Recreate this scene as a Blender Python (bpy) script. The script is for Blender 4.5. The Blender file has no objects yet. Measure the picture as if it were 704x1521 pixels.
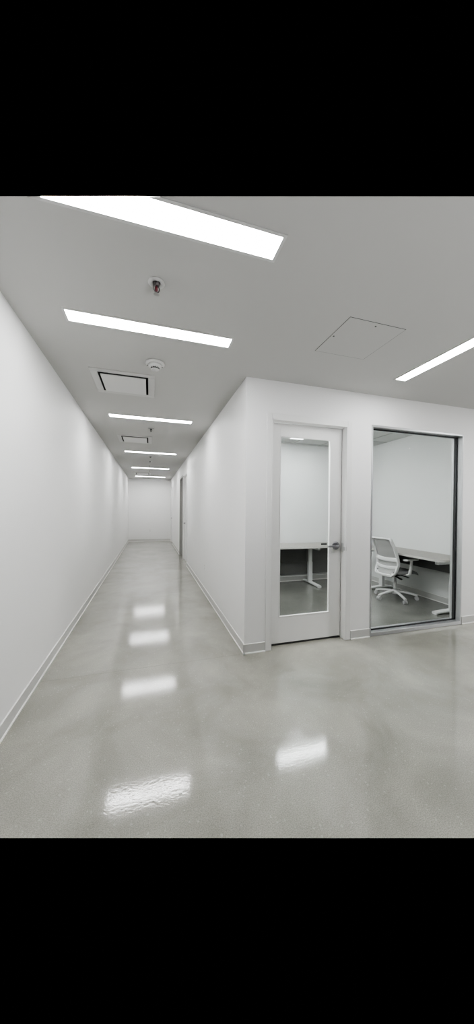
import bpy, bmesh, math, random
from mathutils import Vector, Matrix

random.seed(4)
S = bpy.context.scene
COL = S.collection
PI = math.pi

# ------------------------------------------------------------------ dimensions (metres)
CAM_H = 1.42
XL, XR = -0.866, 0.901          # corridor side walls
YF, YE = 2.744, 13.47           # office front wall, corridor end wall
WT = 0.13                       # wall thickness
H = 2.718                       # ceiling
OXR, OYB, OH = 4.36, 5.33, 2.735   # office: right wall, back wall, ceiling
LXR = 7.05                      # lobby right wall
DX0, DX1, DZ = 1.170, 2.070, 2.343      # glass door: frame opening
WX0, WX1, WZ0, WZ1 = 2.380, 3.771, 0.030, 2.386   # window opening
# near edge of the part of the room that is modelled (a plumb cut across floor and ceiling)
CUT_A, CUT_B = Vector((-0.604, 1.472)), Vector((1.27, 0.900))
FCUT_A, FCUT_B = Vector((-0.608, 1.489)), Vector((1.361, 0.921))

# ------------------------------------------------------------------ materials
def new_mat(name):
    m = bpy.data.materials.new(name); m.use_nodes = True
    nt = m.node_tree
    for n in list(nt.nodes): nt.nodes.remove(n)
    out = nt.nodes.new('ShaderNodeOutputMaterial')
    return m, nt, out

def N(nt, kind, **kw):
    n = nt.nodes.new(kind)
    for k, v in kw.items():
        if k in n.inputs: n.inputs[k].default_value = v
        else: setattr(n, k, v)
    return n

def mat(name, col, rough=0.5, metal=0.0, var=0.03, scale=8.0, bump=0.0, bscale=200.0, spec=0.5):
    """principled surface with a little procedural mottling and optional fine bump"""
    m, nt, out = new_mat(name)
    p = N(nt, 'ShaderNodeBsdfPrincipled', Roughness=rough, Metallic=metal)
    p.inputs['Specular IOR Level'].default_value = spec
    tc = N(nt, 'ShaderNodeTexCoord')
    no = N(nt, 'ShaderNodeTexNoise', Scale=scale, Detail=4.0)
    nt.links.new(tc.outputs['Object'], no.inputs['Vector'])
    mx = N(nt, 'ShaderNodeMix', data_type='RGBA')
    mx.inputs['A'].default_value = (*[max(0, c*(1-var)) for c in col], 1)
    mx.inputs['B'].default_value = (*[min(1, c*(1+var)) for c in col], 1)
    mi = [i for i in mx.inputs if i.name == 'A' and i.type == 'RGBA'][0]; mi.default_value = (*[max(0, c*(1-var)) for c in col], 1)
    mb = [i for i in mx.inputs if i.name == 'B' and i.type == 'RGBA'][0]; mb.default_value = (*[min(1, c*(1+var)) for c in col], 1)
    mo = [o for o in mx.outputs if o.type == 'RGBA'][0]
    nt.links.new(no.outputs['Fac'], mx.inputs[0])
    nt.links.new(mo, p.inputs['Base Color'])
    if bump:
        n2 = N(nt, 'ShaderNodeTexNoise', Scale=bscale, Detail=3.0)
        nt.links.new(tc.outputs['Object'], n2.inputs['Vector'])
        b = N(nt, 'ShaderNodeBump', Strength=bump, Distance=0.001)
        nt.links.new(n2.outputs['Fac'], b.inputs['Height'])
        nt.links.new(b.outputs['Normal'], p.inputs['Normal'])
    nt.links.new(p.outputs['BSDF'], out.inputs['Surface'])
    return m

def emit(name, strength, col=(1, 1, 1)):
    m, nt, out = new_mat(name)
    # an opal diffuser: glow with faint procedural unevenness
    tc = N(nt, 'ShaderNodeTexCoord'); no = N(nt, 'ShaderNodeTexNoise', Scale=3.0)
    nt.links.new(tc.outputs['Object'], no.inputs['Vector'])
    mr = N(nt, 'ShaderNodeMapRange'); mr.inputs['To Min'].default_value = strength*.97; mr.inputs['To Max'].default_value = strength*1.03
    nt.links.new(no.outputs['Fac'], mr.inputs['Value'])
    e = N(nt, 'ShaderNodeEmission'); e.inputs['Color'].default_value = (*col, 1)
    nt.links.new(mr.outputs['Result'], e.inputs['Strength'])
    nt.links.new(e.outputs['Emission'], out.inputs['Surface'])
    return m

def glass(name, tint=(0.962, 0.970, 0.967), coat=.006):
    m, nt, out = new_mat(name)
    t = N(nt, 'ShaderNodeBsdfTransparent'); t.inputs['Color'].default_value = (*tint, 1)
    g = N(nt, 'ShaderNodeBsdfGlossy', Roughness=0.0)
    f = N(nt, 'ShaderNodeFresnel', IOR=1.5)
    # thin pane: same reflectance entering and leaving; low-reflection coating
    geo = N(nt, 'ShaderNodeNewGeometry')
    ior = N(nt, 'ShaderNodeMapRange'); ior.inputs['To Min'].default_value = 1.5; ior.inputs['To Max'].default_value = 1/1.5
    nt.links.new(geo.outputs['Backfacing'], ior.inputs['Value']); nt.links.new(ior.outputs['Result'], f.inputs['IOR'])
    ar = N(nt, 'ShaderNodeMath', operation='MULTIPLY'); ar.inputs[1].default_value = coat
    nt.links.new(f.outputs['Fac'], ar.inputs[0])
    mx = N(nt, 'ShaderNodeMixShader')
    nt.links.new(ar.outputs[0], mx.inputs['Fac'])
    nt.links.new(t.outputs['BSDF'], mx.inputs[1]); nt.links.new(g.outputs['BSDF'], mx.inputs[2])
    nt.links.new(mx.outputs['Shader'], out.inputs['Surface'])
    return m

def concrete(name, a, b, office=False):
    m, nt, out = new_mat(name)
    L = nt.links.new
    p = N(nt, 'ShaderNodeBsdfPrincipled')
    geo = N(nt, 'ShaderNodeNewGeometry')
    pos = geo.outputs['Position']
    n1 = N(nt, 'ShaderNodeTexNoise', Scale=1.7, Detail=8.0, Roughness=0.6, Distortion=0.5); L(pos, n1.inputs['Vector'])
    r1 = N(nt, 'ShaderNodeValToRGB'); L(n1.outputs['Fac'], r1.inputs['Fac'])
    r1.color_ramp.elements[0].position = .30; r1.color_ramp.elements[0].color = (*a, 1)
    r1.color_ramp.elements[1].position = .70; r1.color_ramp.elements[1].color = (*b, 1)
    # sand-size speckle
    n2 = N(nt, 'ShaderNodeTexNoise', Scale=190.0, Detail=3.0, Roughness=0.7); L(pos, n2.inputs['Vector'])
    r2 = N(nt, 'ShaderNodeValToRGB'); L(n2.outputs['Fac'], r2.inputs['Fac'])
    r2.color_ramp.elements[0].position = .35; r2.color_ramp.elements[0].color = (.66, .66, .65, 1)
    r2.color_ramp.elements[1].position = .62; r2.color_ramp.elements[1].color = (1.14, 1.14, 1.12, 1)
    m1 = N(nt, 'ShaderNodeMix', data_type='RGBA', blend_type='MULTIPLY')
    ia = [i for i in m1.inputs if i.type == 'RGBA']; oa = [o for o in m1.outputs if o.type == 'RGBA'][0]
    m1.inputs[0].default_value = 1.0
    L(r1.outputs['Color'], ia[0]); L(r2.outputs['Color'], ia[1])
    # sparse pale aggregate chips
    v = N(nt, 'ShaderNodeTexVoronoi', Scale=55.0); L(pos, v.inputs['Vector'])
    sp = N(nt, 'ShaderNodeSeparateColor'); L(v.outputs['Color'], sp.inputs['Color'])
    lt = N(nt, 'ShaderNodeMath', operation='LESS_THAN'); lt.inputs[1].default_value = .12; L(sp.outputs['Red'], lt.inputs[0])
    ds = N(nt, 'ShaderNodeMath', operation='LESS_THAN'); ds.inputs[1].default_value = .30; L(v.outputs['Distance'], ds.inputs[0])
    an = N(nt, 'ShaderNodeMath', operation='MULTIPLY'); L(lt.outputs[0], an.inputs[0]); L(ds.outputs[0], an.inputs[1])
    af = N(nt, 'ShaderNodeMath', operation='MULTIPLY'); af.inputs[1].default_value = .22; L(an.outputs[0], af.inputs[0])
    m2 = N(nt, 'ShaderNodeMix', data_type='RGBA'); ib = [i for i in m2.inputs if i.type == 'RGBA']; ob = [o for o in m2.outputs if o.type == 'RGBA'][0]
    L(af.outputs[0], m2.inputs[0]); L(oa, ib[0]); ib[1].default_value = (.62, .60, .55, 1)
    # hairline joint across the mouth of the corridor
    sx = N(nt, 'ShaderNodeSeparateXYZ'); L(pos, sx.inputs['Vector'])
    nj = N(nt, 'ShaderNodeTexNoise', Scale=4.0, Detail=5.0); L(pos, nj.inputs['Vector'])
    wob = N(nt, 'ShaderNodeMath', operation='MULTIPLY_ADD'); wob.inputs[1].default_value = .05; wob.inputs[2].default_value = -2.774; L(nj.outputs['Fac'], wob.inputs[0])
    sm = N(nt, 'ShaderNodeMath', operation='ADD'); L(sx.outputs['Y'], sm.inputs[0]); L(wob.outputs[0], sm.inputs[1])
    ab = N(nt, 'ShaderNodeMath', operation='ABSOLUTE'); L(sm.outputs[0], ab.inputs[0])
    jl = N(nt, 'ShaderNodeMath', operation='LESS_THAN'); jl.inputs[1].default_value = .0035; L(ab.outputs[0], jl.inputs[0])
    jx = N(nt, 'ShaderNodeMath', operation='LESS_THAN'); jx.inputs[1].default_value = .86; L(sx.outputs['X'], jx.inputs[0])
    jj = N(nt, 'ShaderNodeMath', operation='MULTIPLY'); L(jl.outputs[0], jj.inputs[0]); L(jx.outputs[0], jj.inputs[1])
    jf = N(nt, 'ShaderNodeMath', operation='MULTIPLY'); jf.inputs[1].default_value = .42; L(jj.outputs[0], jf.inputs[0])
    m3 = N(nt, 'ShaderNodeMix', data_type='RGBA'); ic = [i for i in m3.inputs if i.type == 'RGBA']; oc = [o for o in m3.outputs if o.type == 'RGBA'][0]
    L(jf.outputs[0], m3.inputs[0]); L(ob, ic[0]); ic[1].default_value = (.12, .12, .11, 1)
    L(oc, p.inputs['Base Color'])
    # polish: uneven
    n3 = N(nt, 'ShaderNodeTexNoise', Scale=9.0, Detail=5.0); L(pos, n3.inputs['Vector'])
    mr = N(nt, 'ShaderNodeMapRange'); mr.inputs['To Min'].default_value = FLOOR_R0; mr.inputs['To Max'].default_value = FLOOR_R1
    p.inputs['Coat Weight'].default_value = 1.0; p.inputs['Coat Roughness'].default_value = .075; p.inputs['Coat IOR'].default_value = 1.6
    L(n3.outputs['Fac'], mr.inputs['Value']); L(mr.outputs['Result'], p.inputs['Roughness'])
    n4 = N(nt, 'ShaderNodeTexNoise', Scale=26.0, Detail=4.0); L(pos, n4.inputs['Vector'])
    b = N(nt, 'ShaderNodeBump', Strength=.06, Distance=.004); L(n4.outputs['Fac'], b.inputs['Height']); L(b.outputs['Normal'], p.inputs['Normal'])
    n5 = N(nt, 'ShaderNodeTexNoise', Scale=70.0, Detail=3.0); L(pos, n5.inputs['Vector'])
    b2 = N(nt, 'ShaderNodeBump', Strength=.13, Distance=.002); L(n5.outputs['Fac'], b2.inputs['Height']); L(b2.outputs['Normal'], p.inputs['Coat Normal'])
    p.inputs['Specular IOR Level'].default_value = FLOOR_SPEC
    L(p.outputs['BSDF'], out.inputs['Surface'])
    return m

def mesh_weave(name):
    m, nt, out = new_mat(name)
    L = nt.links.new
    tc = N(nt, 'ShaderNodeTexCoord')
    ch = N(nt, 'ShaderNodeTexChecker', Scale=260.0); L(tc.outputs['Object'], ch.inputs['Vector'])
    ch.inputs['Color1'].default_value = (.34, .34, .335, 1); ch.inputs['Color2'].default_value = (.46, .46, .45, 1)
    p = N(nt, 'ShaderNodeBsdfPrincipled', Roughness=.8); L(ch.outputs['Color'], p.inputs['Base Color'])
    L(p.outputs['BSDF'], out.inputs['Surface'])
    return m

FLOOR_R0, FLOOR_R1, FLOOR_SPEC = 0.31, 0.42, 0.5
M = {}
M['wall'] = mat('painted_wall', (.84, .84, .835), .55, var=.012, scale=3, bump=.06, bscale=350)
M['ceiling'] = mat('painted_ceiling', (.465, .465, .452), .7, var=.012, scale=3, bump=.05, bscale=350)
M['owall'] = mat('office_wall', (.76, .77, .765), .6, var=.012, scale=3)
M['floor'] = concrete('polished_concrete', (.222, .216, .188), (.390, .381, .340))
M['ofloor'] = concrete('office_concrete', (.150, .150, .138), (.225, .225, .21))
M['base'] = mat('baseboard_vinyl', (.58, .58, .565), .5, var=.02)
M['base_top'] = mat('baseboard_edge', (.80, .80, .78), .4)
M['caulk'] = mat('white_caulk', (.90, .90, .87), .45)
M['door'] = mat('door_paint', (.84, .84, .83), .38, var=.012)
M['frame'] = mat('frame_paint', (.80, .80, .79), .38, var=.012)
M['shaded_frame'] = mat('doorway_shade', (.42, .42, .41), .5, var=.02)  # door_3 only: dimness of its doorway put into the colour
M['alu'] = mat('anodised_aluminium', (.58, .59, .60), .34, metal=.75, var=.03, scale=30)
M['gasket'] = mat('black_gasket', (.012, .012, .014), .5)
M['chrome'] = mat('brushed_chrome', (.30, .30, .32), .3, metal=1, var=.05, scale=60)
M['dark_metal'] = mat('dark_metal', (.05, .05, .05), .4, metal=.6)
M['glass'] = glass('clear_glass')
M['bead'] = mat('glazing_bead', (.83, .83, .82), .35)
M['plastic'] = mat('white_plastic', (.56, .56, .55), .4, var=.01)
M['slot'] = mat('dark_slot', (.06, .06, .06), .7)
M['void'] = mat('duct_black', (.07, .07, .068), .8)
M['vent'] = mat('vent_enamel', (.50, .50, .49), .4, var=.01)
M['red'] = mat('red_bulb', (.10, .006, .014), .3)
M['grey_metal'] = mat('sprinkler_metal', (.42, .42, .42), .3, metal=.9)
M['dark_steel'] = mat('dark_steel', (.13, .12, .12), .4, metal=.7)
M['plaque'] = mat('plaque_enamel', (.60, .60, .59), .4, var=.01)
M['strike'] = mat('satin_steel', (.62, .62, .61), .45, metal=.6)
M['shade_grey'] = mat('under_desk_shade', (.21, .21, .205), .6)  # shade under the back desk, put into a sheet's colour
M['light'] = emit('opal_diffuser', 14.0, (1, 1, 1))
M['olight'] = emit('office_diffuser', 16.0, (.97, 1, 1))
M['slight'] = emit('downlight_diffuser', 1.7, (.97, 1, 1))
M['trim'] = mat('light_trim', (.54, .54, .53), .4, var=.01)
M['laminate'] = mat('taupe_laminate', (.33, .315, .29), .42, var=.05, scale=14)
M['edge'] = mat('laminate_edge', (.56, .55, .52), .4)
M['desk_leg'] = mat('white_powder_coat', (.76, .77, .76), .4, var=.01)
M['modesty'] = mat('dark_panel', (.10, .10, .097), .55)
M['chair_white'] = mat('chair_shell_plastic', (.74, .745, .74), .4, var=.01)
M['mesh'] = mesh_weave('grey_mesh_fabric')
M['fabric'] = mat('seat_fabric', (.22, .22, .22), .85, var=.12, scale=160)
M['black'] = mat('black_plastic', (.02, .02, .02), .45)
M['caster'] = mat('caster_plastic', (.50, .50, .50), .4)
M['tile'] = mat('ceiling_tile', (.5, .51, .5), .85, var=.05, scale=90, bump=.1, bscale=200)
M['tee'] = mat('tee_bar', (.34, .34, .33), .5)
M['outlet'] = mat('outlet_plate', (.80, .80, .79), .35)

# ------------------------------------------------------------------ mesh helpers
def box(bm, x0, x1, y0, y1, z0, z1, mi=0, bev=0.0, seg=2):
    r = bmesh.ops.create_cube(bm, size=1.0)
    vs = r['verts']
    for v in vs:
        v.co = Vector(((x0+x1)/2 + v.co.x*(x1-x0), (y0+y1)/2 + v.co.y*(y1-y0), (z0+z1)/2 + v.co.z*(z1-z0)))
    fs = set(f for v in vs for f in v.link_faces)
    for f in fs: f.material_index = mi
    if bev:
        es = list(set(e for v in vs for e in v.link_edges))
        rb = bmesh.ops.bevel(bm, geom=es, offset=bev, segments=seg, profile=.5, affect='EDGES')
        for f in rb['faces']: f.material_index = mi; f.smooth = True

def lathe(bm, prof, n=24, origin=(0, 0, 0), axis='z', mi=0, smooth=True):
    """profile [(r, h)] spun round an axis through origin"""
    o = Vector(origin)
    def P(r, h, a):
        c, s = r*math.cos(a), r*math.sin(a)
        return o + {'z': Vector((c, s, h)), 'y': Vector((c, h, s)), 'x': Vector((h, c, s))}[axis]
    rings = []
    for r, h in prof:
        if r < 1e-6: rings.append([bm.verts.new(P(0, h, 0))])
        else: rings.append([bm.verts.new(P(r, h, 2*PI*k/n)) for k in range(n)])
    fs = []
    for a, b in zip(rings, rings[1:]):
        for k in range(n):
            k2 = (k+1) % n
            if len(a) == 1 and len(b) == 1: continue
            if len(a) == 1: q = [a[0], b[k2], b[k]]
            elif len(b) == 1: q = [a[k], a[k2], b[0]]
            else: q = [a[k], a[k2], b[k2], b[k]]
            try: f = bm.faces.new(q)
            except ValueError: continue
            f.material_index = mi; f.smooth = smooth; fs.append(f)
    for end in (rings[0], rings[-1]):
        if len(end) > 2:
            f = bm.faces.new(end); f.material_index = mi
    return fs

def sweep(bm, pts, secs, side=None, closed=False, mi=0, n=10, power=2.6, smooth=True):
    """superellipse section (half widths a along 'side', b along the third axis) carried along pts"""
    pts = [Vector(p) for p in pts]
    if not isinstance(secs, list): secs = [secs]*len(pts)
    m = len(pts); rings = []
    for i, p in enumerate(pts):
        if closed: t = pts[(i+1) % m] - pts[i-1]
        else: t = pts[min(i+1, m-1)] - pts[max(i-1, 0)]
        t.normalize()
        sd = Vector(side[i] if isinstance(side, list) else side) if side is not None else (Vector((0, 0, 1)) if abs(t.z) < .9 else Vector((1, 0, 0)))
        sd = (sd - t*sd.dot(t)).normalized(); up = t.cross(sd)
        a, b = secs[i]; ring = []
        for k in range(n):
            th = 2*PI*k/n + PI/n; c, s = math.cos(th), math.sin(th)
            ring.append(bm.verts.new(p + sd*(a*math.copysign(abs(c)**(2/power), c)) + up*(b*math.copysign(abs(s)**(2/power), s))))
        rings.append(ring)
    rng = range(m) if closed else range(m-1)
    for i in rng:
        A, B = rings[i], rings[(i+1) % m]
        for k in range(n):
            f = bm.faces.new([A[k], A[(k+1) % n], B[(k+1) % n], B[k]]); f.smooth = smooth; f.material_index = mi
    if not closed:
        for r in (rings[0], rings[-1]):
            f = bm.faces.new(r); f.material_index = mi

def bez(ps, n=8):
    """Catmull-Rom through ps"""
    ps = [Vector(p) for p in ps]; out = []
    for i in range(len(ps)-1):
        p0, p1, p2, p3 = ps[max(i-1, 0)], ps[i], ps[i+1], ps[min(i+2, len(ps)-1)]
        for k in range(n):
            t = k/n
            out.append(.5*((2*p1) + (p2-p0)*t + (2*p0-5*p1+4*p2-p3)*t*t + (3*p1-p0-3*p2+p3)*t**3))
    out.append(ps[-1]); return out

def obj(name, bm, mats, parent=None, loc=None, clip=False):
    bmesh.ops.recalc_face_normals(bm, faces=bm.faces[:])
    if clip: cut(bm, loc)
    me = bpy.data.meshes.new(name); bm.to_mesh(me); bm.free()
    if not isinstance(mats, (list, tuple)): mats = [mats]
    for m in mats: me.materials.append(M[m])
    o = bpy.data.objects.new(name, me); COL.objects.link(o)
    if parent is not None: o.parent = parent
    if loc is not None and parent is None: o.location = loc
    return o

def cut(bm, loc=None, A=CUT_A, B=CUT_B):
    off = Vector(loc) if loc is not None else Vector((0, 0, 0))
    d = (B-A); n = Vector((d.y, -d.x, 0)).normalized()     # points to the camera side
    if n.y > 0: n = -n
    bmesh.ops.bisect_plane(bm, geom=bm.verts[:]+bm.edges[:]+bm.faces[:], plane_co=Vector((A.x, A.y, 0))-off, plane_no=n, clear_outer=True)

def struct(name, bm, mats, parent=None):
    o = obj(name, bm, mats, parent)
    if parent is None: o['kind'] = 'structure'
    return o

def thing(name, label, cat, loc=(0, 0, 0), rotz=0.0, group=None):
    o = bpy.data.objects.new(name, None); COL.objects.link(o)
    o.empty_display_size = .1; o.location = loc; o.rotation_euler = (0, 0, rotz)
    o['label'] = label; o['category'] = cat
    if group: o['group'] = group
    return o

def dup(root, loc, label, group=None):
    r = root.copy(); COL.objects.link(r); r.location = loc; r['label'] = label
    if group: r['group'] = group
    for ch in list(root.children):
        c = ch.copy(); COL.objects.link(c); c.parent = r
        for g in list(ch.children):
            d = g.copy(); COL.objects.link(d); d.parent = c
    return r

def plate(bm, rect, holes, put, mi=0):
    """flat rectangle (u0,u1,v0,v1) with rectangular holes; put(u,v) -> 3-D point"""
    us = sorted({rect[0], rect[1], *[h[0] for h in holes], *[h[1] for h in holes]})
    vs = sorted({rect[2], rect[3], *[h[2] for h in holes], *[h[3] for h in holes]})
    us = [u for u in us if rect[0] <= u <= rect[1]]; vs = [v for v in vs if rect[2] <= v <= rect[3]]
    cache = {}
    def V(u, v):
        if (u, v) not in cache: cache[(u, v)] = bm.verts.new(put(u, v))
        return cache[(u, v)]
    for u0, u1 in zip(us, us[1:]):
        for v0, v1 in zip(vs, vs[1:]):
            cu, cv = (u0+u1)/2, (v0+v1)/2
            if any(h[0] < cu < h[1] and h[2] < cv < h[3] for h in holes): continue
            f = bm.faces.new([V(u0, v0), V(u1, v0), V(u1, v1), V(u0, v1)]); f.material_index = mi

def slab(bm, rect, holes, axis, c0, c1):
    """wall of thickness c0..c1 along axis, with openings and their reveals"""
    P = (lambda u, v, c: (u, c, v)) if axis == 'y' else (lambda u, v, c: (c, u, v))
    plate(bm, rect, holes, lambda u, v: P(u, v, c0))
    plate(bm, rect, holes, lambda u, v: P(u, v, c1))
    def strip(a, b):
        bm.faces.new([bm.verts.new(P(*a, c0)), bm.verts.new(P(*b, c0)), bm.verts.new(P(*b, c1)), bm.verts.new(P(*a, c1))])
    u0, u1, v0, v1 = rect
    for a, b in (((u0, v0), (u0, v1)), ((u1, v0), (u1, v1)), ((u0, v1), (u1, v1))): strip(a, b)
    for (a0, a1, b0, b1) in holes:
        strip((a0, b0), (a0, b1)); strip((a1, b0), (a1, b1)); strip((a0, b1), (a1, b1))
        if b0 > v0: strip((a0, b0), (a1, b0))

# ------------------------------------------------------------------ camera
cd = bpy.data.cameras.new('camera'); cam = bpy.data.objects.new('camera', cd); COL.objects.link(cam)
yaw, pit, rol, fpx = 0.28848, -0.00815, 0.00852, 437.694
F = Vector((math.sin(yaw)*math.cos(pit), math.cos(yaw)*math.cos(pit), math.sin(pit)))
R0 = Vector((math.cos(yaw), -math.sin(yaw), 0)); U0 = R0.cross(F)
R1 = R0*math.cos(rol) + U0*math.sin(rol); U1 = -R0*math.sin(rol) + U0*math.cos(rol)
mw = Matrix((R1, U1, -F)).transposed().to_4x4(); mw.translation = (0, 0, CAM_H)
cam.matrix_world = mw
cd.sensor_fit = 'HORIZONTAL'; cd.sensor_width = 36.0; cd.lens = fpx*36.0/704.0
cd.clip_start = .05
S.camera = cam

# ------------------------------------------------------------------ room shell
VENTS = [(-.252, 3.285), (-.262, 5.84), (-.255, 11.45)]
VH = .235        # half size of a vent's opening
bm = bmesh.new()
plate(bm, (XL, LXR, -1.3, 16.0), [], lambda u, v: (u, v, 0))
cut(bm, None, FCUT_A, FCUT_B)
struct('floor', bm, 'floor')
bm = bmesh.new()
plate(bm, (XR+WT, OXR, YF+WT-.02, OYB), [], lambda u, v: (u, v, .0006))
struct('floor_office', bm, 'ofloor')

bm = bmesh.new()
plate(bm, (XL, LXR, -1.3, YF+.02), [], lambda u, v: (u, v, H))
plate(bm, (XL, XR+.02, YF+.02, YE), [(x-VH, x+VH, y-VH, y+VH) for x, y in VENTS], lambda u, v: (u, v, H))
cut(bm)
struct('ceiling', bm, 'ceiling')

bm = bmesh.new(); slab(bm, (1.0, YE+.1, 0, H+.05), [], 'x', XL-.1, XL); struct('wall_left', bm, 'wall')
D2 = (7.46, 8.36); D3 = (8.42, 9.26); D4 = (12.25, 13.10); DH = 2.34
bm = bmesh.new()
slab(bm, (YF, YE, 0, OH+.05), [(a, b, -.01, DH) for a, b in (D2, D3, D4)], 'x', XR, XR+WT)
struct('wall_right', bm, 'wall')
bm = bmesh.new(); slab(bm, (XL, XR, 0, H+.05), [], 'y', YE, YE+.1); struct('wall_end', bm, 'wall')
bm = bmesh.new()
slab(bm, (XR+WT, LXR, 0, OH+.05), [(DX0-.002, DX1+.002, -.01, DZ), (WX0, WX1, -.01, WZ1)], 'y', YF, YF+WT)
# corner return in front of the corridor wall's own end
plate(bm, (XR, XR+WT, 0, OH+.05), [], lambda u, v: (u, YF-.0003, v))
struct('wall_front', bm, 'wall')
bm = bmesh.new(); slab(bm, (-.9, YF, 0, H+.05), [], 'x', LXR, LXR+.1); struct('wall_lobby', bm, 'wall')
bm = bmesh.new(); slab(bm, (XR+WT, OXR+.1, 0, OH+.05), [], 'y', OYB, OYB+.1); struct('wall_back', bm, 'owall')
bm = bmesh.new(); slab(bm, (YF+WT, OYB, 0, OH+.05), [], 'x', OXR, OXR+.1); struct('wall_office', bm, 'owall')

# office ceiling: lay-in tiles on a tee grid
bm = bmesh.new()
plate(bm, (XR+WT, OXR, YF+WT, OYB), [], lambda u, v: (u, v, OH))
x = 2.09 - .61
while x < OXR:
    if x > XR+WT: box(bm, x-.012, x+.012, YF+WT, OYB, OH-.004, OH+.001, 1)
    x += .61
y = 4.62 - 3*.61
while y < OYB:
    if y > YF+WT: box(bm, XR+WT, OXR, y-.012, y+.012, OH-.0045, OH+.001, 1)
    y += .61
struct('ceiling_office', bm, ['tile', 'tee'])

# ------------------------------------------------------------------ baseboards (grey cove base, pale top edge, white caulk line at the floor)
BH = .098
def base_run(bm, p, q, nrm, ext0=0.0, ext1=0.0):
    """a board along p->q (2-D), standing out from the wall along nrm"""
    p, q, n = Vector(p), Vector(q), Vector(nrm); d = (q-p).normalized(); p = p-d*ext0; q = q+d*ext1
    prof = [(0, 0), (.014, 0), (.014, .011), (.008, .013), (.008, BH-.004), (.004, BH), (0, BH)]
    mis = [2, 2, 2, 0, 1, 1, 0]
    A = [bm.verts.new((p.x+n.x*a, p.y+n.y*a, b+.0005)) for a, b in prof]
    B = [bm.verts.new((q.x+n.x*a, q.y+n.y*a, b+.0005)) for a, b in prof]
    for k in range(len(prof)):
        f = bm.faces.new([A[k], A[(k+1) % 7], B[(k+1) % 7], B[k]]); f.material_index = mis[k]
    bm.faces.new(A); bm.faces.new(B)
BM3 = ['base', 'base_top', 'caulk']
def baseboard(name, runs):
    bm = bmesh.new()
    for r in runs: base_run(bm, *r)
    struct(name, bm, BM3)
baseboard('baseboard_left', [((XL, 1.0), (XL, YE), (1, 0))])
baseboard('baseboard_right', [((XR, YF-.0003), (XR, D2[0]-.05), (-1, 0), .014), ((XR, D3[1]+.05), (XR, D4[0]-.05), (-1, 0)), ((XR, D4[1]+.05), (XR, YE), (-1, 0))])
baseboard('baseboard_end', [((XL, YE), (XR, YE), (0, -1))])
baseboard('baseboard_front', [((XR, YF-.0003), (1.117, YF-.0003), (0, -1), .014), ((2.127, YF), (WX0-.002, YF), (0, -1)), ((WX1+.002, YF), (LXR, YF), (0, -1))])
baseboard('baseboard_back', [((XR+WT, OYB), (OXR, OYB), (0, -1))])
baseboard('baseboard_office', [((OXR, YF+WT), (OXR, OYB), (-1, 0))])

# ------------------------------------------------------------------ glazed office door
def hollow_frame(bm, x0, x1, z1, y0, face=.054, proud=.008, depth=WT, stop=.016, rab=.078):
    """painted steel frame round an opening x0..x1 x 0..z1, face on plane y0; jambs wrap the reveal"""
    yf = y0-proud
    for s, xe in ((-1, x0), (1, x1)):
        a, b = sorted((xe, xe+s*face))
        box(bm, a, b, yf, y0+.004, .002, z1+face, 0, .002, 1)        # face
        a, b = sorted((xe, xe-s*.012)); box(bm, a, b, yf+.001, y0+rab, .002, z1, 0)      # return up to the rabbet
        a, b = sorted((xe, xe-s*.028)); box(bm, a, b, y0+rab+.048, y0+depth+.01, .002, z1, 0)  # stop behind the leaf
    box(bm, x0, x1, yf, y0+.004, z1, z1+face, 0, .002, 1)
    box(bm, x0, x1, yf+.001, y0+rab, z1-.012, z1+.001, 0)
    box(bm, x0, x1, y0+rab+.048, y0+depth+.01, z1-.028, z1+.001, 0)

door = bpy.data.objects.new('door_1', None); COL.objects.link(door); door['kind'] = 'structure'
door['label'] = 'white office door with a tall glass pane and chrome lever'
bm = bmesh.new(); hollow_frame(bm, DX0+.003, DX1-.003, DZ-.004, YF); struct('door_frame', bm, 'frame', door)
LX0, LX1, LZ0, LZ1, LY = 1.190, 2.052, .022, 2.322, YF+.082
GX0, GX1, GZ0, GZ1 = 1.303, 1.914, .292, 2.196
bm = bmesh.new()
box(bm, LX0, GX0, LY, LY+.044, LZ0, LZ1, 0, .0015, 1); box(bm, GX1, LX1, LY, LY+.044, LZ0, LZ1, 0, .0015, 1)
box(bm, GX0, GX1, LY, LY+.044, LZ0, GZ0, 0); box(bm, GX0, GX1, LY, LY+.044, GZ1, LZ1, 0)
leaf = struct('door_leaf', bm, 'door', door)
bm = bmesh.new()
for (a, b, c, d) in ((GX0, GX0+.011, GZ0, GZ1), (GX1-.011, GX1, GZ0, GZ1), (GX0, GX1, GZ0, GZ0+.011), (GX0, GX1, GZ1-.011, GZ1)):
    box(bm, a, b, LY-.003, LY+.016, c, d, 0, .002, 1)
struct('glazing_bead', bm, 'bead', leaf)
bm = bmesh.new(); box(bm, GX0+.004, GX1-.004, LY+.019, LY+.025, GZ0+.004, GZ1-.004); struct('glass_pane', bm, 'glass', leaf)
HX, HZ = 1.985, 1.030
bm = bmesh.new()
lathe(bm, [(0, -.001), (.045, -.001), (.045, -.008), (.041, -.013), (.022, -.018), (.0, -.018)], 28, (HX, LY, HZ), 'y')
lathe(bm, [(0, -.014), (.0125, -.014), (.0125, -.055), (.0, -.055)], 20, (HX, LY, HZ), 'y')
sweep(bm, bez([(HX, LY-.052, HZ), (HX-.02, LY-.060, HZ), (HX-.07, LY-.062, HZ), (HX-.135, LY-.060, HZ-.001)], 6), [(.0105, .0075)]*19, side=(0, 0, 1), n=12)
h = struct('lever_handle', bm, 'chrome', leaf); h['label'] = 'chrome lever handle on a round rose'
bm = bmesh.new(); box(bm, HX-.158, HX-.088, LY+.030, LY+.046, HZ+.006, HZ+.024, 0, .004, 2); struct('inside_lever', bm, 'dark_metal', leaf)
bm = bmesh.new(); box(bm, DX1-.0165, DX1-.0145, YF+.035, YF+.075, HZ-.07, HZ+.03, 0, .0008, 1)
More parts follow.
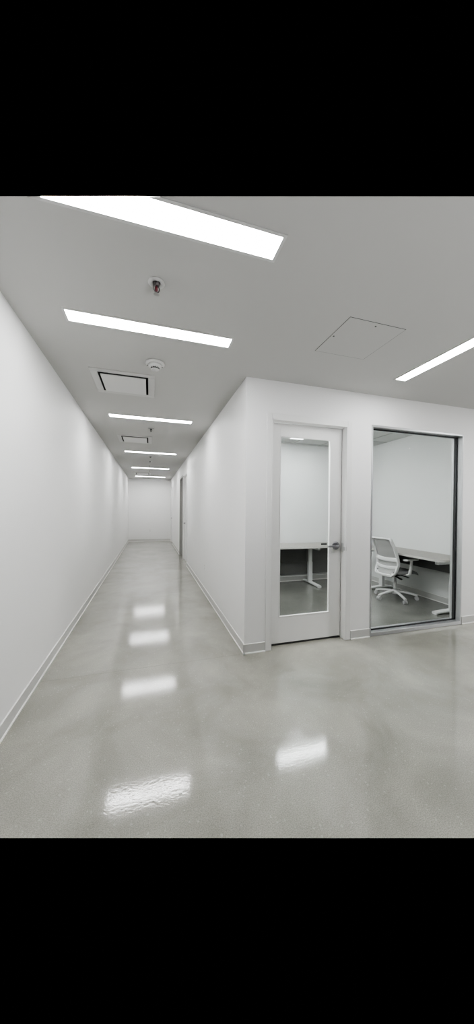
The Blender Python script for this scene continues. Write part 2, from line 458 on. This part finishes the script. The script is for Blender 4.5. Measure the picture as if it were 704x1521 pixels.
sweep(bm, bez([(DX1-.016, YF+.05, HZ-.03), (DX1-.016, YF+.02, HZ-.03), (DX1-.010, YF-.010, HZ-.03)], 4), (.020, .0015), side=(0, 0, 1), n=8)
struct('strike_plate', bm, 'strike', door)
bm = bmesh.new(); box(bm, LX0+.002, LX1-.002, LY+.006, LY+.038, .0005, .006); struct('door_sweep', bm, 'gasket', door)

# ------------------------------------------------------------------ storefront window
win = bpy.data.objects.new('window_1', None); COL.objects.link(win); win['kind'] = 'structure'
win['label'] = 'aluminium framed full height office window'
bm = bmesh.new()
FW = .020; e = .002
y0, y1 = YF-.004, YF+WT+.006
for (a, b, c, d) in ((WX0+e, WX0+FW, .001, WZ1-e), (WX1-FW, WX1-e, .001, WZ1-e)):
    box(bm, a, b, y0, y1, c, d, 0, .002, 1)
box(bm, WX0+FW, WX1-FW, y0, y1, WZ1-FW-.006, WZ1-e, 0, .002, 1)
box(bm, WX0+FW, WX1-FW, y0, y1, .001, .042, 0, .002, 1)
# glazing stops on the office side of the glass
GY = YF+.066
gx0, gx1, gz0, gz1 = WX0+FW, WX1-FW, .042, WZ1-FW-.006
for (a, b, c, d) in ((gx0, gx0+.010, gz0, gz1), (gx1-.040, gx1, gz0, gz1), (gx0, gx1, gz0, gz0+.012), (gx0, gx1, gz1-.014, gz1)):
    box(bm, a, b, GY+.010, GY+.030, c, d, 0, .001, 1)
struct('window_frame', bm, 'alu', win)
bm = bmesh.new()
for (a, b, c, d) in ((gx0, gx0+.012, gz0, gz1), (gx1-.013, gx1, gz0, gz1), (gx0, gx1, gz0, gz0+.016), (gx0, gx1, gz1-.016, gz1)):
    box(bm, a, b, GY-.010, GY-.001, c, d, 0)
struct('gasket', bm, 'gasket', win)
bm = bmesh.new(); box(bm, gx0+.002, gx1-.002, GY, GY+.008, gz0+.002, gz1-.002); struct('glass_pane', bm, 'glass', win)

# ------------------------------------------------------------------ doors along the corridor (set in wall_right)
def corridor_door(n, ya, yb, recess, fm, lm, notch):
    d = bpy.data.objects.new('door_%d' % n, None); COL.objects.link(d); d['kind'] = 'structure'
    bm = bmesh.new(); fc = .05; xf = XR-.008
    for a, b in ((ya-fc, ya), (yb, yb+fc if n != 2 else yb+.028)):
        box(bm, xf, XR+.004, a, b, .002, DH+fc, 0, .002, 1)
    box(bm, xf, XR+.004, ya, yb, DH, DH+fc, 0, .002, 1)
    for a, b in ((ya+.001, ya+.014), (yb-.014, yb-.001)):
        box(bm, xf+.001, XR+WT, a, b, .002, DH-.001, 0)
    box(bm, xf+.001, XR+WT, ya+.014, yb-.014, DH-.014, DH-.001, 0)
    struct('door_frame', bm, fm, d)
    bm = bmesh.new(); box(bm, XR+recess, XR+recess+.044, ya+.017, yb-.017, .01, DH-.017, 0, .002, 1)
    lf = struct('door_leaf', bm, lm, d)
    bm = bmesh.new()
    lathe(bm, [(0, .001), (.03, .001), (.03, -.01), (.01, -.012), (.01, -.045), (0, -.045)], 16, (XR+recess, yb-.09, 1.03), 'x')
    sweep(bm, [(XR+recess-.042, yb-.09, 1.03), (XR+recess-.044, yb-.14, 1.03), (XR+recess-.044, yb-.20, 1.03)], (.009, .007), side=(0, 0, 1), n=8)
    struct('lever_handle', bm, 'chrome', lf)
    if notch:
        bm = bmesh.new(); box(bm, XR-.006, XR+recess-.004, ya+.02, ya+.26, DH-.075, DH-.018, 0, .006, 2)
        struct('door_closer', bm, 'grey_metal', d)
    return d
corridor_door(2, *D2, .052, 'frame', 'door', True)
corridor_door(3, *D3, .085, 'shaded_frame', 'shaded_frame', False)  # grey imitates the shade in this doorway
corridor_door(4, *D4, .030, 'frame', 'door', False)

# ------------------------------------------------------------------ ceiling lights
def light_parts(root, L, W, along, mlight, clip=False, loc=None, t=.016):
    hx, hy = (L/2, W/2) if along == 'x' else (W/2, L/2)
    bm = bmesh.new()
    for (a, b, c, d) in ((-hx, hx, -hy, -hy+t), (-hx, hx, hy-t, hy), (-hx, -hx+t, -hy+t, hy-t), (hx-t, hx, -hy+t, hy-t)):
        box(bm, a, b, c, d, -.004, -.0003, 0)
    if clip: cut(bm, loc)
    fr = obj('trim_frame', bm, 'trim', root)
    bm = bmesh.new()
    box(bm, -hx+t, hx-t, -hy+t, hy-t, -.0028, -.0005, 0)
    if clip: cut(bm, loc)
    obj('diffuser', bm, mlight, root)
G = 'recessed linear lights across the corridor'
loc = (.030, 1.358, H)
t = thing('ceiling_light', 'large recessed linear light nearest the camera, cut by the top of the picture', 'light', loc, 0, G)
light_parts(t, 1.175, .162, 'x', 'light', True, loc)
loc = (.026, 2.232, H)
t2 = thing('ceiling_light', 'recessed linear light just behind the red-bulbed sprinkler, before the smoke detector', 'light', loc, 0, G)
light_parts(t2, 1.165, .150, 'x', 'light')
for (y, lab) in ((4.44, 'recessed linear light between the two nearer ceiling vents'),
                 (7.12, 'recessed linear light just beyond the second ceiling vent'),
                 (9.83, 'second recessed linear light from the corridor end wall'),
                 (12.40, 'recessed linear light farthest down the corridor, nearest the end wall')):
    dup(t2, (.026, y, H), lab)
loc = (2.372, 1.765, H)
t = thing('ceiling_light', 'recessed linear light on the right, running toward the office window', 'light', loc, 0)
light_parts(t, 1.20, .145, 'y', 'light')
loc = (2.62, 4.46, OH-.004)
t = thing('ceiling_light', 'linear light in the office tile ceiling, mirrored in the floor before the door', 'light', loc, 0)
light_parts(t, 1.16, .15, 'x', 'olight')
loc = (2.585, 4.80, OH-.004)
t = thing('ceiling_light', 'small square light in the office ceiling seen at the top of the door glass', 'light', loc, 0)
light_parts(t, .28, .26, 'x', 'slight', t=.012)

# ------------------------------------------------------------------ ceiling vents
def make_vent():
    t = thing('ceiling_vent', 'square plaque ceiling vent nearest the camera, beside the smoke detector', 'vent', (VENTS[0][0], VENTS[0][1], H), 0, 'plaque vents in the corridor ceiling')
    bm = bmesh.new(); o = .297; i = VH-.004
    for (a, b, c, d) in ((-o, o, -o, -i), (-o, o, i, o), (-o, -i, -i, i), (i, o, -i, i)):
        box(bm, a, b, c, d, -.006, -.0004, 0, .002, 1)
    obj('flange', bm, 'vent', t)
    bm = bmesh.new(); k = VH-.003
    z = .14
    for (a, b, c, d) in ((-k, k, -k, -k+.004), (-k, k, k-.004, k), (-k, -k+.004, -k, k), (k-.004, k, -k, k)):
        box(bm, a, b, c, d, -.002, z, 0)
    box(bm, -k, k, -k, k, z, z+.004, 0)
    obj('duct_box', bm, 'void', t)
    bm = bmesh.new(); q = VH-.026
    box(bm, -q, q, -q, q, -.016, -.007, 0, .003, 2)
    pq = obj('plaque', bm, 'plaque', t)
    for sx in (-1, 1):
        for sy in (-1, 1):
            bm = bmesh.new(); box(bm, sx*.15-.005, sx*.15+.005, sy*.15-.005, sy*.15+.005, -.008, z, 0)
            obj('hanger', bm, 'slot', pq)
    return t
v0 = make_vent()
dup(v0, (VENTS[1][0], VENTS[1][1], H), 'plaque ceiling vent halfway along, between the third and fourth corridor lights')
dup(v0, (VENTS[2][0], VENTS[2][1], H), 'plaque ceiling vent farthest down the corridor, just before the last light')

# ------------------------------------------------------------------ sprinklers
def make_sprinkler():
    t = thing('sprinkler', 'pendent sprinkler with red glass bulb between the two nearest lights', 'sprinkler', (.030, 1.765, H), .5)
    bm = bmesh.new()
    lathe(bm, [(.020, -.001), (.046, -.001), (.047, -.003), (.043, -.008), (.030, -.011), (.024, -.006), (.020, -.002)], 32)
    obj('escutcheon', bm, 'trim', t)
    bm = bmesh.new()
    lathe(bm, [(0, -.002), (.021, -.002), (.019, -.014), (.014, -.020), (0, -.020)], 24)
    for s in (-1, 1):
        sweep(bm, bez([(s*.013, 0, -.018), (s*.019, 0, -.030), (s*.015, 0, -.046), (s*.005, 0, -.058)], 5), (.0035, .003), side=(0, 1, 0), n=8)
    lathe(bm, [(0, -.054), (.006, -.054), (.006, -.066), (0, -.066)], 14)
    fr = obj('frame', bm, 'dark_steel', t)
    bm = bmesh.new(); lathe(bm, [(0, -.019), (.005, -.021), (.0085, -.032), (.0085, -.044), (.005, -.054), (0, -.055)], 14)
    obj('glass_bulb', bm, 'red', t)
    bm = bmesh.new()
    n = 24; ring = []
    top = []; bot = []
    for k in range(n):
        r = .017 if k % 2 else .0135
        a = 2*PI*k/n
        top.append(bm.verts.new((r*math.cos(a), r*math.sin(a), -.066))); bot.append(bm.verts.new((r*math.cos(a), r*math.sin(a), -.068)))
    bm.faces.new(top); bm.faces.new(bot[::-1])
    for k in range(n): bm.faces.new([top[k], bot[k], bot[(k+1) % n], top[(k+1) % n]])
    obj('deflector', bm, 'grey_metal', t)
    return t
make_sprinkler()
def make_grey_sprinkler(label, loc):
    t = thing('sprinkler', label, 'sprinkler', loc, .3, 'grey sprinklers down the corridor')
    bm = bmesh.new(); lathe(bm, [(0, -.0005), (.046, -.0005), (.046, -.004), (.040, -.010), (.022, -.013), (0, -.013)], 28)
    obj('escutcheon', bm, 'grey_metal', t)
    bm = bmesh.new()
    lathe(bm, [(0, -.012), (.015, -.012), (.012, -.024), (0, -.024)], 18)
    for k in (-1, 1):
        sweep(bm, bez([(k*.008, 0, -.022), (k*.013, 0, -.032), (k*.004, 0, -.052)], 5), (.003, .003), side=(0, 1, 0), n=8)
    lathe(bm, [(0, -.048), (.005, -.048), (.005, -.058), (0, -.058)], 12)
    obj('frame', bm, 'dark_metal', t)
    bm = bmesh.new(); lathe(bm, [(0, -.058), (.014, -.058), (.014, -.061), (0, -.061)], 20); obj('deflector', bm, 'grey_metal', t)
    return t
sp = make_grey_sprinkler('grey pendent sprinkler beside the second ceiling vent, behind the third light', (.016, 4.96, H))
for (x, y, lab) in ((.014, 7.66, 'grey sprinkler just behind the fourth corridor light'),
                    (.008, 8.40, 'grey sprinkler midway between the fourth and fifth corridor lights'),
                    (-.010, 9.25, 'grey sprinkler just in front of the fifth corridor light'),
                    (-.011, 10.48, 'grey sprinkler just behind the fifth corridor light'),
                    (-.050, 13.10, 'grey sprinkler nearest the corridor end wall')):
    c = dup(sp, (x, y, H), lab); c.scale = (1.15, 1.15, .55)

# ------------------------------------------------------------------ smoke detector
t = thing('smoke_detector', 'round white smoke detector on the ceiling beside the nearest vent', 'smoke detector', (.040, 2.735, H), 0)
bm = bmesh.new(); lathe(bm, [(0, -.0004), (.083, -.0004), (.083, -.010), (.076, -.017), (0, -.017)], 40); obj('base', bm, 'plastic', t)
bm = bmesh.new(); lathe(bm, [(0, -.016), (.060, -.016), (.054, -.036), (.034, -.043), (0, -.043)], 36); bd = obj('housing', bm, 'plastic', t)
bm = bmesh.new()
for k in range(12):
    a = 2*PI*k/12
    sweep(bm, [(.0355*math.cos(a), .0355*math.sin(a), -.0425), (.031*math.cos(a), .031*math.sin(a), -.056)], (.0035, .0035), n=6)
lathe(bm, [(0, -.043), (.026, -.043), (.026, -.055), (0, -.055)], 20)
obj('sensor_cage', bm, 'slot', bd)
bm = bmesh.new(); lathe(bm, [(.0, -.055), (.036, -.055), (.034, -.062), (0, -.064)], 24); obj('sensor_cap', bm, 'plastic', bd)
for a in (.4, 2.8):
    bm = bmesh.new(); lathe(bm, [(0, -.012), (.006, -.012), (.006, -.0185), (0, -.0185)], 10, (.068*math.cos(a), .068*math.sin(a), 0))
    obj('indicator', bm, 'slot', bd)

# ------------------------------------------------------------------ access panel
AX0, AX1, AY0, AY1 = 1.281, 1.751, 1.688, 2.130
t = thing('access_panel', 'flush square access panel in the ceiling above the glass door', 'access panel', ((AX0+AX1)/2, (AY0+AY1)/2, H), 0)
hx, hy = (AX1-AX0)/2, (AY1-AY0)/2
bm = bmesh.new(); w = .0032
for (a, b, c, d) in ((-hx, hx, -hy, -hy+w), (-hx, hx, hy-w*.6, hy), (-hx, -hx+w, -hy, hy), (hx-w*.5, hx, -hy, hy)):
    box(bm, a, b, c, d, -.0009, -.0002, 0)
obj('gap', bm, 'slot', t)
bm = bmesh.new(); box(bm, -hx+w, hx-w, -hy+w, hy-w, -.0022, -.0003, 0, .0008, 1); pn = obj('panel', bm, 'ceiling', t)
for (x, y) in ((0, -hy+.034), (-hx+.024, .0)):
    bm = bmesh.new(); lathe(bm, [(0, -.002), (.0065, -.002), (.0065, -.0035), (0, -.0035)], 14, (x, y, 0)); obj('latch_screw', bm, 'slot', pn)

# ------------------------------------------------------------------ wall outlets
def outlet(label, loc, axis):
    t = thing('wall_outlet', label, 'outlet', loc, 0 if axis == 'y' else -PI/2)
    bm = bmesh.new(); box(bm, -.036, .036, -.006, -.0003, -.058, .058, 0, .003, 2); obj('cover_plate', bm, 'outlet', t)
    for z in (-.024, .024):
        bm = bmesh.new()
        box(bm, -.017, .017, -.0085, -.005, z-.015, z+.015, 0, .002, 1)
        s = obj('socket', bm, 'outlet', t)
        bm = bmesh.new()
        for x in (-.007, .007): box(bm, x-.0015, x+.0015, -.0092, -.0078, z-.002, z+.008, 0)
        lathe(bm, [(0, -.0092), (.0028, -.0092), (.0028, -.0078), (0, -.0078)], 10, (0, 0, z-.008), 'y')
        obj('slots', bm, 'slot', s)
outlet('white duplex outlet low on the right corridor wall before the doors', (XR, 4.93, .445), 'x')
outlet('white duplex outlet low on the corridor end wall', (.030, YE, .470), 'y')

# ------------------------------------------------------------------ desks
def desk(name_label, loc, rotz, L, D, x_legs, corner, modesty, low=None):
    """local: +y is the wall side, front edge at y=0; x along the length"""
    t = thing('desk', name_label, 'desk', loc, rotz, 'height-adjustable desks in the office')
    ZT, TH = .762, .030
    bm = bmesh.new()
    pts = []
    def corner_pts(cx, cy, r, a0):
        return [(cx+r*math.cos(a0+PI/2*k/8), cy+r*math.sin(a0+PI/2*k/8)) for k in range(9)]
    rr = corner
    pts += corner_pts(-L/2+rr[0], rr[0], rr[0], PI) + corner_pts(L/2-rr[1], rr[1], rr[1], 1.5*PI) + [(L/2, D), (-L/2, D)]
    top = [bm.verts.new((x, y, ZT)) for x, y in pts]; bot = [bm.verts.new((x, y, ZT-TH)) for x, y in pts]
    f = bm.faces.new(top); f.material_index = 0
    f = bm.faces.new(bot[::-1]); f.material_index = 1
    for k in range(len(pts)):
        k2 = (k+1) % len(pts); f = bm.faces.new([top[k], bot[k], bot[k2], top[k2]]); f.material_index = 1
    obj('desktop', bm, ['laminate', 'edge'], t)
    for x in x_legs:
        bm = bmesh.new()
        box(bm, x-.040, x+.040, D-.27, D-.21, .040, .42, 0, .004, 2)
        box(bm, x-.034, x+.034, D-.265, D-.215, .40, ZT-TH-.045, 0, .003, 2)
        lg = obj('leg', bm, 'desk_leg', t)
        bm = bmesh.new()
        sweep(bm, bez([(x, .035, .018), (x, .10, .024), (x, D-.24, .032), (x, D-.09, .024), (x, D-.03, .018)], 5),
              [(.019, .038)]*21, side=(0, 0, 1), n=12, power=4)
        obj('foot', bm, 'desk_leg', lg)
        bm = bmesh.new(); box(bm, x-.025, x+.025, .06, D-.04, ZT-TH-.048, ZT-TH-.0005, 0, .004, 1); obj('top_bracket', bm, 'desk_leg', lg)
    xa, xb = min(x_legs), max(x_legs)
    bm = bmesh.new()
    box(bm, xa+.03, xb-.03, D-.262, D-.222, ZT-TH-.046, ZT-TH-.004, 0, .003, 1)
    obj('cross_beam', bm, 'modesty', t)
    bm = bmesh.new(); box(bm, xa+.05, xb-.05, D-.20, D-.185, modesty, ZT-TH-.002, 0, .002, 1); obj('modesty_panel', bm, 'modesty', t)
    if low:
        bm = bmesh.new(); box(bm, -L/2+.02, L/2-.02, D-.030, D-.014, low, ZT-TH-.002, 0, .002, 1); obj('shade_panel', bm, 'shade_grey', t)  # added grey sheet, stands in for the shade under the desk
    return t
# back desk: along the back wall
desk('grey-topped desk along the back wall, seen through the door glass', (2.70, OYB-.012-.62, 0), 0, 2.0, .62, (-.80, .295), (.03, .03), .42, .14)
# right desk: along the office right wall; local +y -> +X, length along Y
desk('grey-topped desk on white legs along the right wall, behind the chair', (3.735, 3.84, 0), -PI/2, 1.68, .61, (-.59, .735), (.03, .11), .53)

# ------------------------------------------------------------------ task chair  (local: +x forward, +y left)
ch = thing('task_chair', 'white swivel task chair with grey mesh back, seen through the window at the desk', 'chair', (3.835, 3.855, 0), math.radians(2))
RZ = math.radians(2)
# base: five legs, hub
hubb = bmesh.new(); lathe(hubb, [(0, .075), (.036, .075), (.042, .09), (.040, .135), (.030, .15), (0, .15)], 24)
base = obj('star_base', hubb, 'chair_white', ch)
for k in range(5):
    a = math.radians(180 + 72*k) - RZ
    c, s = math.cos(a), math.sin(a)
    bm = bmesh.new()
    sweep(bm, bez([(c*.02, s*.02, .118), (c*.12, s*.12, .112), (c*.24, s*.24, .092), (c*.318, s*.318, .072)], 5),
          [(.019-.006*i/15, .026-.008*i/15) for i in range(16)], side=(0, 0, 1), n=12, power=3)
    obj('base_leg', bm, 'chair_white', base)
    bm = bmesh.new()
    px, py = c*.312, s*.312
    tx, ty = -s, c           # axle direction
    for sg in (-1, 1):
        o = Vector((px+tx*sg*.017, py+ty*sg*.017, .029))
        # wheel: short sweep along the axle
        sweep(bm, [o-Vector((tx, ty, 0))*.010, o-Vector((tx, ty, 0))*.008, o+Vector((tx, ty, 0))*.008, o+Vector((tx, ty, 0))*.010],
              [(.024, .024), (.029, .029), (.029, .029), (.024, .024)], n=18, power=2)
    sweep(bm, [(px, py, .034), (px, py, .082)], (.009, .009), n=10, power=2)
    sweep(bm, [(px-tx*.006, py-ty*.006, .045), (px+tx*.006, py+ty*.006, .045)], (.024, .024), n=14, power=2)
    obj('caster', bm, 'caster', base)
bm = bmesh.new(); lathe(bm, [(0, .145), (.026, .145), (.026, .27), (.020, .27), (.020, .385), (0, .385)], 22); obj('gas_column', bm, 'chair_white', ch)
bm = bmesh.new()
box(bm, -.13, .11, -.075, .075, .375, .425, 0, .012, 2)
sweep(bm, [(.02, -.06, .395), (.03, -.20, .385), (.03, -.235, .383)], (.008, .010), side=(0, 0, 1), n=8)
sweep(bm, [(-.07, -.06, .385), (-.075, -.16, .36), (-.075, -.20, .355)], (.012, .014), side=(0, 0, 1), n=8)
obj('tilt_mechanism', bm, 'black', ch)
# seat
bm = bmesh.new()
nx, ny = 18, 16
def seat_pt(u, v, top):
    x = -.20 + .46*u; y = (-.5+v)*.47
    # rounded plan corners
    e = max(0, abs(v-.5)*2-.75)/.25; g = max(0, abs(u-.5)*2-.75)/.25
    x = (x-.03)*(1-.05*e*e)+.03; y = y*(1-.10*g*g)
    z = .475 + .012*math.cos((v-.5)*PI) - .035*max(0, (u-.72)/.28)**2 + .012*max(0, (.15-u)/.15)
    rim = max(e, g)
    return Vector((x, y, z - .02*rim*rim if top else z-.050+.012*rim*rim))
T = [[bm.verts.new(seat_pt(i/nx, j/ny, True)) for j in range(ny+1)] for i in range(nx+1)]
B = [[bm.verts.new(seat_pt(i/nx, j/ny, False)) for j in range(ny+1)] for i in range(nx+1)]
for i in range(nx):
    for j in range(ny):
        bm.faces.new([T[i][j], T[i+1][j], T[i+1][j+1], T[i][j+1]]).smooth = True
        bm.faces.new([B[i][j], B[i][j+1], B[i+1][j+1], B[i+1][j]]).smooth = True
for i in range(nx):
    bm.faces.new([T[i][0], B[i][0], B[i+1][0], T[i+1][0]]).smooth = True; bm.faces.new([T[i][ny], T[i+1][ny], B[i+1][ny], B[i][ny]]).smooth = True
for j in range(ny):
    bm.faces.new([T[0][j], T[0][j+1], B[0][j+1], B[0][j]]).smooth = True; bm.faces.new([T[nx][j], B[nx][j], B[nx][j+1], T[nx][j+1]]).smooth = True
obj('seat', bm, 'fabric', ch)
# backrest
Z0, Z1 = .405, .985
PROF = [(0, -.255), (.14, -.215), (.30, -.190), (.45, -.200), (.70, -.250), (1.0, -.325)]
WID = [(0, .170), (.10, .196), (.35, .210), (.70, .200), (1.0, .182)]
def lerp(tab, t):
    for (a, va), (b, vb) in zip(tab, tab[1:]):
        if t <= b:
            q = (t-a)/(b-a); q = q*q*(3-2*q)*.35 + q*.65
            return va+(vb-va)*q
    return tab[-1][1]
def back_pt(u, t, off=0.0):
    """u -1..1 across, t 0..1 up; edges wrap forward"""
    return Vector((lerp(PROF, t) + .035*u*u + off, u*lerp(WID, t), Z0+(Z1-Z0)*t))
ring = []; nside = 26
cr = .05
us_top = [i/14 for i in range(-12, 13)]
def ring_path():
    P = []
    for i in range(nside+1): P.append(back_pt(-1, .06+(.90)*i/nside))
    P += [back_pt(-.985, .983), back_pt(-.93, .996)]
    for i in range(-8, 9): P.append(back_pt(i/9.2, 1.0))
    P += [back_pt(.93, .996), back_pt(.985, .983)]
    for i in range(nside+1): P.append(back_pt(1, .96-(.90)*i/nside))
    P += [back_pt(.97, .028), back_pt(.90, .006)]
    for i in range(8, -9, -1): P.append(back_pt(i/9.4, 0.0))
    P += [back_pt(-.90, .006), back_pt(-.97, .028)]
    return P
bm = bmesh.new()
P = ring_path()
secs = []
for p in P:
    t_ = (p.z-Z0)/(Z1-Z0); side_ = abs(p.y) > .9*lerp(WID, min(1, max(0, t_)))
    secs.append((.027, .014) if side_ else ((.016, .020) if t_ < .5 else (.014, .013)))
sweep(bm, P, secs, side=(1, 0, 0), closed=True, n=12, power=3)
bk = obj('back_frame', bm, 'chair_white', ch)
for tt, hh in ((.440, .034), (.225, .028)):
    bm = bmesh.new()
    pts = [back_pt(i/10, tt-.02*(1-(i/10)**2), -.004) for i in range(-10, 11)]
    sweep(bm, pts, [(.010, hh-.004+.004*abs(i)/10) for i in range(-10, 11)], side=(1, 0, 0), n=10, power=3)
    obj('lumbar_rib', bm, 'chair_white', bk)
bm = bmesh.new()
nu, nv = 16, 26
Gd = [[bm.verts.new(back_pt(-.97+1.94*i/nu, .015+.975*j/nv, .006)) for j in range(nv+1)] for i in range(nu+1)]
for i in range(nu):
    for j in range(nv):
        bm.faces.new([Gd[i][j], Gd[i+1][j], Gd[i+1][j+1], Gd[i][j+1]]).smooth = True
obj('back_mesh', bm, 'mesh', bk)
# yoke joining back to the mechanism
bm = bmesh.new()
for s in (-1, 1):
    sweep(bm, bez([(-.09, s*.03, .40), (-.16, s*.07, .402), (-.215, s*.12, .412), (-.228, s*.155, .44)], 5), (.014, .018), side=(0, 0, 1), n=10, power=3)
obj('back_yoke', bm, 'chair_white', ch)
# arms
for s in (-1, 1):
    bm = bmesh.new()
    sweep(bm, bez([(-.01, s*.15, .425), (-.01, s*.225, .428), (.0, s*.268, .445), (.012, s*.272, .49), (.03, s*.272, .585), (.035, s*.272, .655)], 5),
          [(.028, .012)]*11 + [(.026, .014)]*15, side=(1, 0, 0), n=12, power=3)
    ar = obj('arm_post', bm, 'chair_white', ch)
    bm = bmesh.new()
    sweep(bm, bez([(-.095, s*.272, .662), (-.085, s*.272, .664), (.03, s*.268, .668), (.135, s*.262, .668), (.150, s*.262, .666)], 5),
          [(.008, .018)] + [(.012, .034)]*3 + [(.0125, .042)]*14 + [(.012, .036)]*2 + [(.008, .02)], side=(0, 0, 1), n=14, power=3)
    obj('arm_pad', bm, 'chair_white', ar)

# ------------------------------------------------------------------ added fill lights, out of view, that brighten lobby and office
def area(name, loc, sx, sy, power, col=(1, 1, 1)):
    l = bpy.data.lights.new(name, 'AREA'); l.shape = 'RECTANGLE'; l.size = sx; l.size_y = sy; l.energy = power; l.color = col
    o = bpy.data.objects.new(name, l); COL.objects.link(o); o.location = loc
    return o
area('lobby_fill', (5.0, .9, H-.03), .15, 1.2, 22)  # added fill for the unseen lobby, no fixture here
def fill_spot(name, loc, power, radius):  # upward fill spot
    l = bpy.data.lights.new(name, 'SPOT'); l.energy = power; l.shadow_soft_size = radius
    l.spot_size = math.radians(168); l.spot_blend = .5
    o = bpy.data.objects.new(name, l); COL.objects.link(o); o.location = loc; o.rotation_euler = (PI, 0, 0)
area('office_fill', (1.40, 3.35, OH-.02), .15, .8, 11, (.98, 1, 1))  # added fill, hidden from view, lifts the office walls
fill_spot('lobby_fill_up', (1.5, -1.2, .35), 75, .4)  # added fill behind the camera, lifts ceiling and walls
fill_spot('lobby_fill_up', (6.4, -.4, .35), 48, .4)  # second added fill, far right, out of view

# ------------------------------------------------------------------ world and view
w = bpy.data.worlds.new('world'); S.world = w; w.use_nodes = True
bg = w.node_tree.nodes.get('Background')
bg.inputs['Color'].default_value = (0, 0, 0, 1); bg.inputs['Strength'].default_value = 0.0
S.view_settings.view_transform = 'AgX'
S.view_settings.look = 'AgX - Medium High Contrast'
S.view_settings.exposure = 1.82
S.cycles.use_denoising = True
S.cycles.max_bounces = 10
S.cycles.diffuse_bounces = 6
S.cycles.transparent_max_bounces = 16
S.cycles.caustics_reflective = False
S.cycles.caustics_refractive = False
S.cycles.sample_clamp_indirect = 6.0
